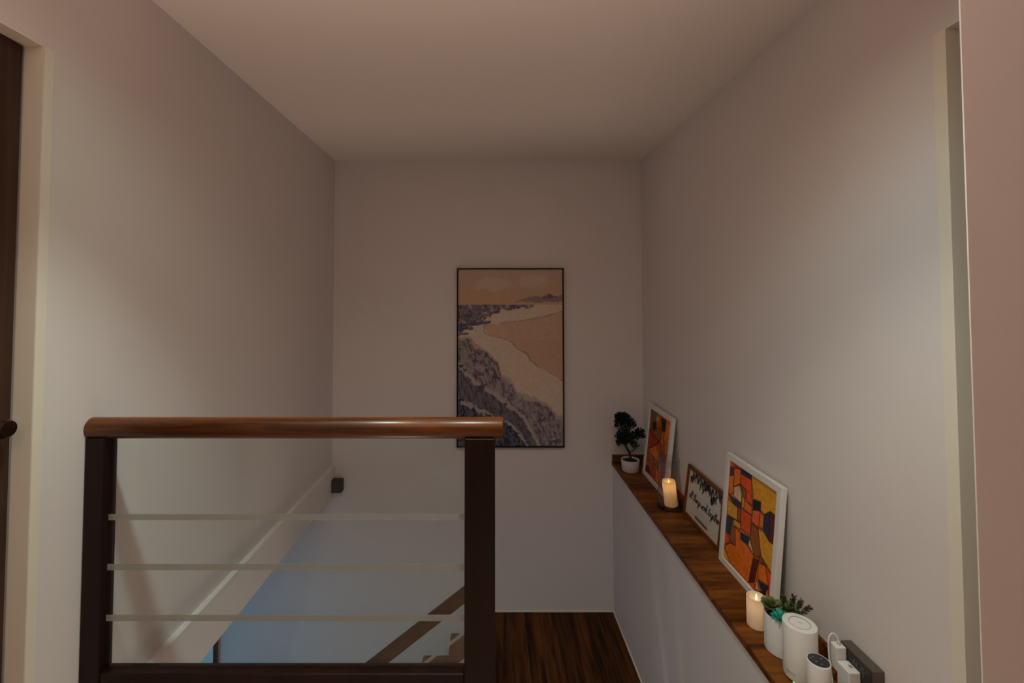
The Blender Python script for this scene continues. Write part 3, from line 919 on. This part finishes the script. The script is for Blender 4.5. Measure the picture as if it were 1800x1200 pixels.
for br in ([(-0.042, 0, 0.22), (0.0, -0.01, 0.225), (0.05, -0.01, 0.25), (0.075, 0, 0.27)], [(-0.005, 0.004, 0.13), (0.03, 0.01, 0.145), (0.045, 0.01, 0.18), (0.045, 0.01, 0.21)],
           [(-0.04, 0, 0.21), (-0.07, 0.01, 0.20), (-0.08, 0, 0.215)], [(-0.04, 0, 0.31), (-0.08, 0, 0.33), (-0.085, 0, 0.36)], [(-0.035, 0, 0.30), (0.0, 0, 0.33), (0.02, 0, 0.35)]):
    b_ = spline(br, 4)
    tube(bm, b_, [0.005 - 0.003 * i / (len(b_) - 1) for i in range(len(b_))], 6)
mk('trunk', bm, M['bark'], bn, True)
bm = nb()


def leaf(bm, p, d, n, ln, wd):
    d = d.normalized()
    s = d.cross(n)
    if s.length < 1e-3:
        s = d.cross(Vector((1, 0, 0.3)))
    s.normalize()
    nn = s.cross(d)
    a = bm.verts.new(p)
    b1 = bm.verts.new(p + d * ln * 0.5 + s * wd / 2 + nn * wd * 0.15)
    b2 = bm.verts.new(p + d * ln * 0.5 - s * wd / 2 + nn * wd * 0.15)
    t = bm.verts.new(p + d * ln)
    bm.faces.new((a, b1, t))
    bm.faces.new((a, t, b2))


rr = random.Random(12)


def rv():
    while True:
        q = Vector((rr.uniform(-1, 1), rr.uniform(-1, 1), rr.uniform(-1, 1)))
        if 0.05 < q.length < 1:
            return q


for (x_, z_, a_, h_, n_) in ((-0.055, 0.385, 0.052, 0.034, 330), (-0.015, 0.365, 0.035, 0.035, 150), (0.015, 0.335, 0.026, 0.026, 80), (-0.085, 0.345, 0.022, 0.045, 110), (-0.03, 0.32, 0.035, 0.035, 120),
                             (-0.045, 0.265, 0.045, 0.035, 210), (-0.08, 0.245, 0.025, 0.022, 70), (-0.065, 0.205, 0.034, 0.024, 130), (-0.02, 0.225, 0.042, 0.03, 180),
                             (0.035, 0.255, 0.036, 0.026, 150), (0.072, 0.275, 0.030, 0.026, 130), (0.09, 0.25, 0.018, 0.018, 45), (0.035, 0.185, 0.024, 0.030, 60), (-0.075, 0.40, 0.03, 0.018, 60)):
    for k in range(int(n_ * 1.35)):
        q = rv()
        p = Vector((x_ + q.x * a_, q.y * min(a_, 0.04), z_ + q.z * h_))
        leaf(bm, p, rv() + Vector((q.x, q.y, 0.3)) * 0.8, rv(), rr.uniform(0.012, 0.020), rr.uniform(0.010, 0.015))
fo = mk('foliage', bm, M['leaf_dark'], bn)
fo['kind'] = 'stuff'

# ================================================================== candles


def candle(name, label, x_, y_, r, h, tilt=0.0, glow=1.0):
    o = thing(name, label, "candle", (x_, y_, LZ + (0.0165 if tilt else 0.0005)), None, (0, tilt, 0))
    bm = nb()
    # hollow wax shell, as flameless candles have, with the lamp inside under the dished top
    lathe(bm, [(0, 0), (r - 0.003, 0), (r, 0.003), (r, h - 0.004), (r - 0.002, h - 0.001), (r - 0.006, h - 0.002), (r * 0.72, h - 0.012), (r * 0.4, h - 0.017), (0, h - 0.018)], 40)
    mk('wax', bm, M['wax'], o, True)
    bm = nb()
    lathe(bm, [(0, h - 0.0175), (0.0035, h - 0.015), (0.0042, h - 0.008), (0.0028, h + 0.001), (0.0009, h + 0.008), (0, h + 0.010)], 14)
    mk('flame', bm, M['flame'], o, True)
    l = lamp('candle_lamp', 'POINT', (0, 0, h - 0.034), 0.034 * glow, (1.0, 0.66, 0.30), shadow_soft_size=0.010)
    l.parent = o
    return o


candle('pillar_candle', 'ivory flame candle standing bare beside the succulent pot', 1.030, 1.797, 0.0345, 0.112, 0.0, 1.0)
candle('pillar_candle', 'glowing ivory candle leaning inside the tall glass vase', 1.090, 2.775, 0.038, 0.148, -0.10, 3.6)

vs_o = thing('glass_vase', 'tall clear glass vase standing around the tilted candle', 'vase', (1.082, 2.778, LZ))
bm = nb()
lathe(bm, [(0, 0.0), (0.071, 0.0), (0.074, 0.003), (0.073, 0.03), (0.066, 0.12), (0.059, 0.22), (0.058, 0.27), (0.060, 0.294), (0.0575, 0.294),
           (0.0555, 0.27), (0.0565, 0.22), (0.0635, 0.12), (0.0705, 0.03), (0.070, 0.004), (0, 0.003)], 44)
mk('vase_body', bm, M['vase_glass'], vs_o, True)
bm = nb()
lathe(bm, [(0, 0.0032), (0.0695, 0.0032), (0.0700, 0.010), (0.060, 0.0125), (0, 0.0125)], 44)
mk('base', bm, M['thick_glass'], vs_o, True)
for i, (rt, zt) in enumerate(((0.0588, 0.2945), (0.0725, 0.003))):
    bm = nb()
    pts = [(rt * math.cos(2 * PI * k / 44), rt * math.sin(2 * PI * k / 44), zt) for k in range(45)]
    tube(bm, pts, 0.0014, 6, cap=False)
    mk('rim' if i == 0 else 'base_ring', bm, M['vase_glass'], vs_o, True)

# ================================================================== succulents
sp_ = thing('succulent_planter', 'white round pot of mixed succulents with one teal rosette, behind the white router', 'plant', (1.050, 1.677, LZ))
bm = nb()
lathe(bm, [(0, 0), (0.052, 0), (0.055, 0.003), (0.055, 0.125), (0.054, 0.127), (0.0515, 0.127), (0.0505, 0.110), (0, 0.108)], 44)
mk('pot', bm, M['ceramic'], sp_, True)
bm = nb()
lathe(bm, [(0.0508, 0.1085), (0.04, 0.116), (0.02, 0.119), (0, 0.120)], 24)
mk('moss', bm, M['soil'], sp_, True)


def fleshy(bm, p, d, ln, wd, th):
    """a pointed thick leaf"""
    d = d.normalized()
    s = d.cross(Vector((0, 0, 1)))
    if s.length < 1e-3:
        s = Vector((1, 0, 0))
    s.normalize()
    n = s.cross(d)
    rings = []
    for t, wf in ((0.0, 0.45), (0.45, 0.95), (0.75, 1.0), (0.92, 0.6)):
        c = p + d * ln * t + n * ln * 0.12 * t * t
        rings.append([bm.verts.new(c + s * wd / 2 * wf * a + n * th / 2 * wf * b) for a, b in ((1, 0), (0, 1), (-1, 0), (0, -1))])
    tip = bm.verts.new(p + d * ln + n * ln * 0.14)
    for r0, r1 in zip(rings[:-1], rings[1:]):
        for k in range(4):
            bm.faces.new((r0[k], r0[(k + 1) % 4], r1[(k + 1) % 4], r1[k]))
    for k in range(4):
        bm.faces.new((rings[-1][k], rings[-1][(k + 1) % 4], tip))
    bm.faces.new(rings[0][::-1])


def rosette(name, m, c, rows, parent):
    bm = nb()
    for n_, el, ln, wd, th in rows:
        off = rr.random()
        for k in range(n_):
            a = 2 * PI * (k + off) / n_
            e = math.radians(el + rr.uniform(-6, 6))
            fleshy(bm, Vector(c), Vector((math.cos(a) * math.cos(e), math.sin(a) * math.cos(e), math.sin(e))), ln * rr.uniform(0.9, 1.08), wd, th)
    bmesh.ops.recalc_face_normals(bm, faces=bm.faces)
    return mk(name, bm, m, parent, True)


rosette('green_rosette', M['succulent'], (-0.024, 0.022, 0.134), ((8, 15, 0.040, 0.021, 0.007), (7, 42, 0.040, 0.021, 0.007), (6, 66, 0.037, 0.017, 0.007)), sp_)
rosette('green_rosette', M['succulent'], (0.026, 0.010, 0.130), ((8, 12, 0.036, 0.017, 0.006), (7, 42, 0.034, 0.016, 0.006), (5, 68, 0.028, 0.013, 0.006)), sp_)
rosette('teal_rosette', M['teal'], (-0.022, -0.030, 0.124), ((13, 12, 0.034, 0.010, 0.003), (11, 38, 0.035, 0.0095, 0.003), (9, 66, 0.036, 0.009, 0.003)), sp_)['label'] = 'teal spiky rosette'
for (bx_, by_, dx_, dy_, dz_, red) in ((0.026, 0.004, 0.024, 0.0, 0.072, 1), (0.034, -0.006, 0.034, -0.004, 0.064, 0), (0.034, -0.016, 0.056, -0.004, 0.048, 1), (0.020, 0.016, 0.006, 0.01, 0.055, 0)):
    p0 = Vector((bx_, by_, 0.118))
    dd = Vector((dx_, dy_, dz_))
    ax_ = dd.normalized()
    stem = [p0 + dd * t_ + Vector((0, 0, -0.006 * t_ * t_)) for t_ in (0, 0.33, 0.66, 1.0)]
    bm = nb()
    tube(bm, stem, [0.0020, 0.0017, 0.0014, 0.0009], 6)
    sg = mk('sprig', bm, M['needle'], sp_)
    for nm_, t0, t1, n_, m_ in (('needles', 0.15, 0.72, 46, M['needle']), ('needles', 0.66, 1.0, 34, M['needle_red'] if red else M['needle'])):
        bm = nb()
        for k in range(n_):
            t_ = t0 + (t1 - t0) * k / (n_ - 1)
            p = p0 + dd * t_ + Vector((0, 0, -0.006 * t_ * t_))
            q = rv()
            q = (q - ax_ * q.dot(ax_)).normalized() * 0.75 + ax_ * 0.8
            leaf(bm, p, q, rv(), 0.021 * (1.1 - 0.45 * t_), 0.0042)
        mk(nm_, bm, m_, sg)

# ================================================================== white router
rt = thing('wifi_router', 'tall white cylindrical router with a ring on its top, biggest white cylinder on the ledge', 'router', (1.036, 1.558, LZ))
RH, RR = 0.178, 0.0500
bm = nb()
lathe(bm, [(0, 0.004), (RR - 0.006, 0.004), (RR - 0.001, 0.008), (RR, 0.012), (RR, RH - 0.003), (RR - 0.0008, RH - 0.0008), (RR - 0.003, RH), (0.0325, RH), (0.0315, RH - 0.003), (0.0298, RH - 0.003),
           (0.0290, RH - 0.0005), (0, RH - 0.0002)], 64)
mk('body', bm, M['white_plastic'], rt, True)
bm = nb()
lathe(bm, [(0.0322, RH + 0.0004), (0.0296, RH + 0.0004)], 64)
bm.verts.ensure_lookup_table()
mk('top_ring', bm, M['groove'], rt, True)
bm = nb()
lathe(bm, [(0, 0), (RR - 0.010, 0), (RR - 0.010, 0.0045), (0, 0.0045)], 40)
mk('base', bm, M['black'], rt, True)


def text_obj(name, s, size, m, parent, mtx):
    cu = bpy.data.curves.new(name, 'FONT')
    cu.body = s
    cu.size = size
    cu.align_x = 'CENTER'
    cu.align_y = 'CENTER'
    cu.extrude = 0.0001
    t = bpy.data.objects.new(name, cu)
    C.objects.link(t)
    bpy.context.view_layer.update()
    me = bpy.data.meshes.new_from_object(t)
    bpy.data.objects.remove(t)
    me.materials.clear()
    me.materials.append(m)
    o = bpy.data.objects.new(name, me)
    C.objects.link(o)
    o.parent = parent
    o.matrix_local = mtx
    return o


text_obj('top_logo', 'deco', 0.006, M['grey_print'], rt, Matrix.Translation((0.002, 0.0, RH + 0.0004)) @ Matrix.Rotation(math.radians(-28), 4, 'Z'))
an = math.radians(-156)
text_obj('front_logo', 'deco', 0.015, M['grey_print'], rt, Matrix.Translation((math.cos(an) * (RR + 0.0002), math.sin(an) * (RR + 0.0002), 0.033)) @ Matrix.Rotation(an + PI / 2, 4, 'Z') @ Matrix.Rotation(PI / 2, 4, 'X'))
an = math.radians(-146)
bm = nb()
box(bm, -0.004, 0.004, -0.001, 0.001, 0, 0.003, 0.0004)
ld = mk('status_light', bm, M['led'], rt)
ld.matrix_local = Matrix.Translation((math.cos(an) * (RR - 0.003), math.sin(an) * (RR - 0.003), 0.0035)) @ Matrix.Rotation(an + PI / 2, 4, 'Z')

# ================================================================== small hub
hb = thing('smart_hub', 'short white cylinder with a glossy black button top in front of the router', 'device', (1.0225, 1.452, LZ))
HH, HR = 0.138, 0.0322
bm = nb()
lathe(bm, [(0, 0), (HR - 0.003, 0), (HR, 0.004), (HR, HH - 0.004), (HR - 0.001, HH - 0.001), (HR - 0.0025, HH), (HR - 0.0035, HH - 0.001), (0, HH - 0.001)], 56)
mk('body', bm, M['white_plastic'], hb, True)
bm = nb()
lathe(bm, [(HR - 0.0034, HH - 0.0012), (HR - 0.0038, HH - 0.0002), (0, HH - 0.0001)], 56)
mk('touch_panel', bm, mat('black_touch_glass', (0.02, 0.021, 0.028), rough=0.3), hb, True)
for (ax_, ay_) in ((-0.018, 0.010), (-0.007, 0.014), (-0.010, -0.004), (0.012, 0.006), (-0.002, -0.016)):
    bm = nb()
    lathe(bm, [(0, 0.0004), (0.0028, 0.0004), (0.0028, 0), (0, 0)], 14)
    b_ = mk('button', bm, M['light_print'], hb, True)
    b_.location = (ax_, ay_, HH)

# ================================================================== wall socket, two chargers, cable
sk = thing('wall_socket', 'dark brown double socket box on the right wall above the ledge', 'socket', (XR, 1.4715, 0.195))
bm = nb()
box(bm, -0.036, -0.0005, -0.0645, 0.0645, 0.0, 0.086, 0.002)
mk('housing', bm, M['brown_plastic'], sk)
bxo('face_plate', mat('dark_socket_face', (0.022, 0.019, 0.018), rough=0.4), sk, -0.0372, -0.0358, -0.060, 0.060, 0.005, 0.081, 0.0005)
for (py_, pz_) in ((0.004, 0.066), (-0.006, 0.060), (-0.030, 0.066), (-0.030, 0.045)):
    bm = nb()
    box(bm, -0.040, -0.0365, py_ - 0.003, py_ + 0.003, pz_ - 0.005, pz_ + 0.005, 0.001)
    mk('switch_rocker', bm, M['brown_plastic'], sk)


def charger(label, y0, y1, zt, zb, xd):
    o = thing('charger', label, 'charger', (1.141, (y0 + y1) / 2, zb), 'white chargers in the wall socket')
    h = zt - zb
    bm = nb()
    box(bm, -xd, 0.0115, (y0 - y1) / 2, (y1 - y0) / 2, 0, h, 0.003, 3)
    mk('body', bm, M['white_plastic'], o)
    bm = nb()
    box(bm, -0.005, 0.005, -0.006, 0.006, h, h + 0.0008, 0.0003)
    mk('port', bm, M['grey_print'], o)
    return o


charger('white plug charger with a cable looping out of its top, further one in the socket', 1.507, 1.541, 0.276, 0.200, 0.021)
charger('white plug charger without a cable, nearer one in the brown socket', 1.452, 1.503, 0.241, 0.165, 0.025)
bm = nb()
tube(bm, spline([(1.140, 1.523, 0.2765), (1.139, 1.526, 0.292), (1.131, 1.530, 0.303), (1.120, 1.531, 0.302), (1.111, 1.530, 0.285), (1.109, 1.527, 0.250), (1.108, 1.522, 0.215), (1.107, 1.512, 0.175), (1.104, 1.502, 0.150), (1.100, 1.48, 0.1455)], 6), 0.0024, 10)
cb = mk('charging_cable', bm, M['white_plastic'], None, True)
cb['label'] = 'white charging cable looping up from the farther charger down behind the black topped cylinder'
cb['category'] = 'cable'
pg = thing('cable_plug', 'small white cable plug lying on the ledge beside the black topped cylinder', 'plug', (1.092, 1.462, LZ))
bm = nb()
lathe(bm, [(0, 0), (0.009, 0), (0.011, 0.002), (0.011, 0.020), (0.009, 0.022), (0, 0.022)], 6)
bmesh.ops.transform(bm, matrix=Matrix.Translation((0, -0.004, 0.0098)) @ Matrix.Rotation(PI / 2, 4, 'X') @ Matrix.Rotation(PI / 6, 4, 'Z'), verts=bm.verts)
mk('plug_body', bm, M['white_plastic'], pg)
bxo('contact', M['grey_print'], pg, -0.003, 0.003, -0.0268, -0.0255, 0.006, 0.013)

# ================================================================== wall lamp and television below
wl = thing('wall_lamp', 'small black cube wall lamp in the corner under the left wall', 'lamp', (-1.164, YB, -0.073))
bm = nb()
box(bm, -0.044, 0.044, -0.075, -0.012, 0.0, 0.094, 0.008, 3)
mk('housing', bm, M['satin_black'], wl)
bxo('back_plate', M['satin_black'], wl, -0.035, 0.035, -0.013, -0.0005, 0.010, 0.084, 0.002)

tv = thing('television', 'wall mounted television glowing with turquoise water, glimpsed under the left wall', 'television', (-2.72, YB, -1.95))
bxo('casing', M['black'], tv, -0.652, 0.652, -0.045, -0.001, 0.0, 0.93, 0.004)
NX, NY = 160, 110
u, v = uvgrid(NX, NY)
f1 = fbm(u * 14, v * 12, 41)
f2 = fbm(u * 5 + f1 * 2, v * 10 + f1, 45)
rgb = np.zeros((NY, NX, 3)) + np.array((0.004, 0.13, 0.33))
put(ss(0.50, 0.64, f2), (0.01, 0.30, 0.52))
put(ss(0.45, 0.3, f2), (0.006, 0.09, 0.22))
put(ss(0.905, 0.915, u), (0.045, 0.085, 0.105))
print_mesh('screen', rgb.copy(), (-0.638, -0.0456, 0.916), (1.276, 0, 0), (0, 0, -0.902), M['screen'], tv)
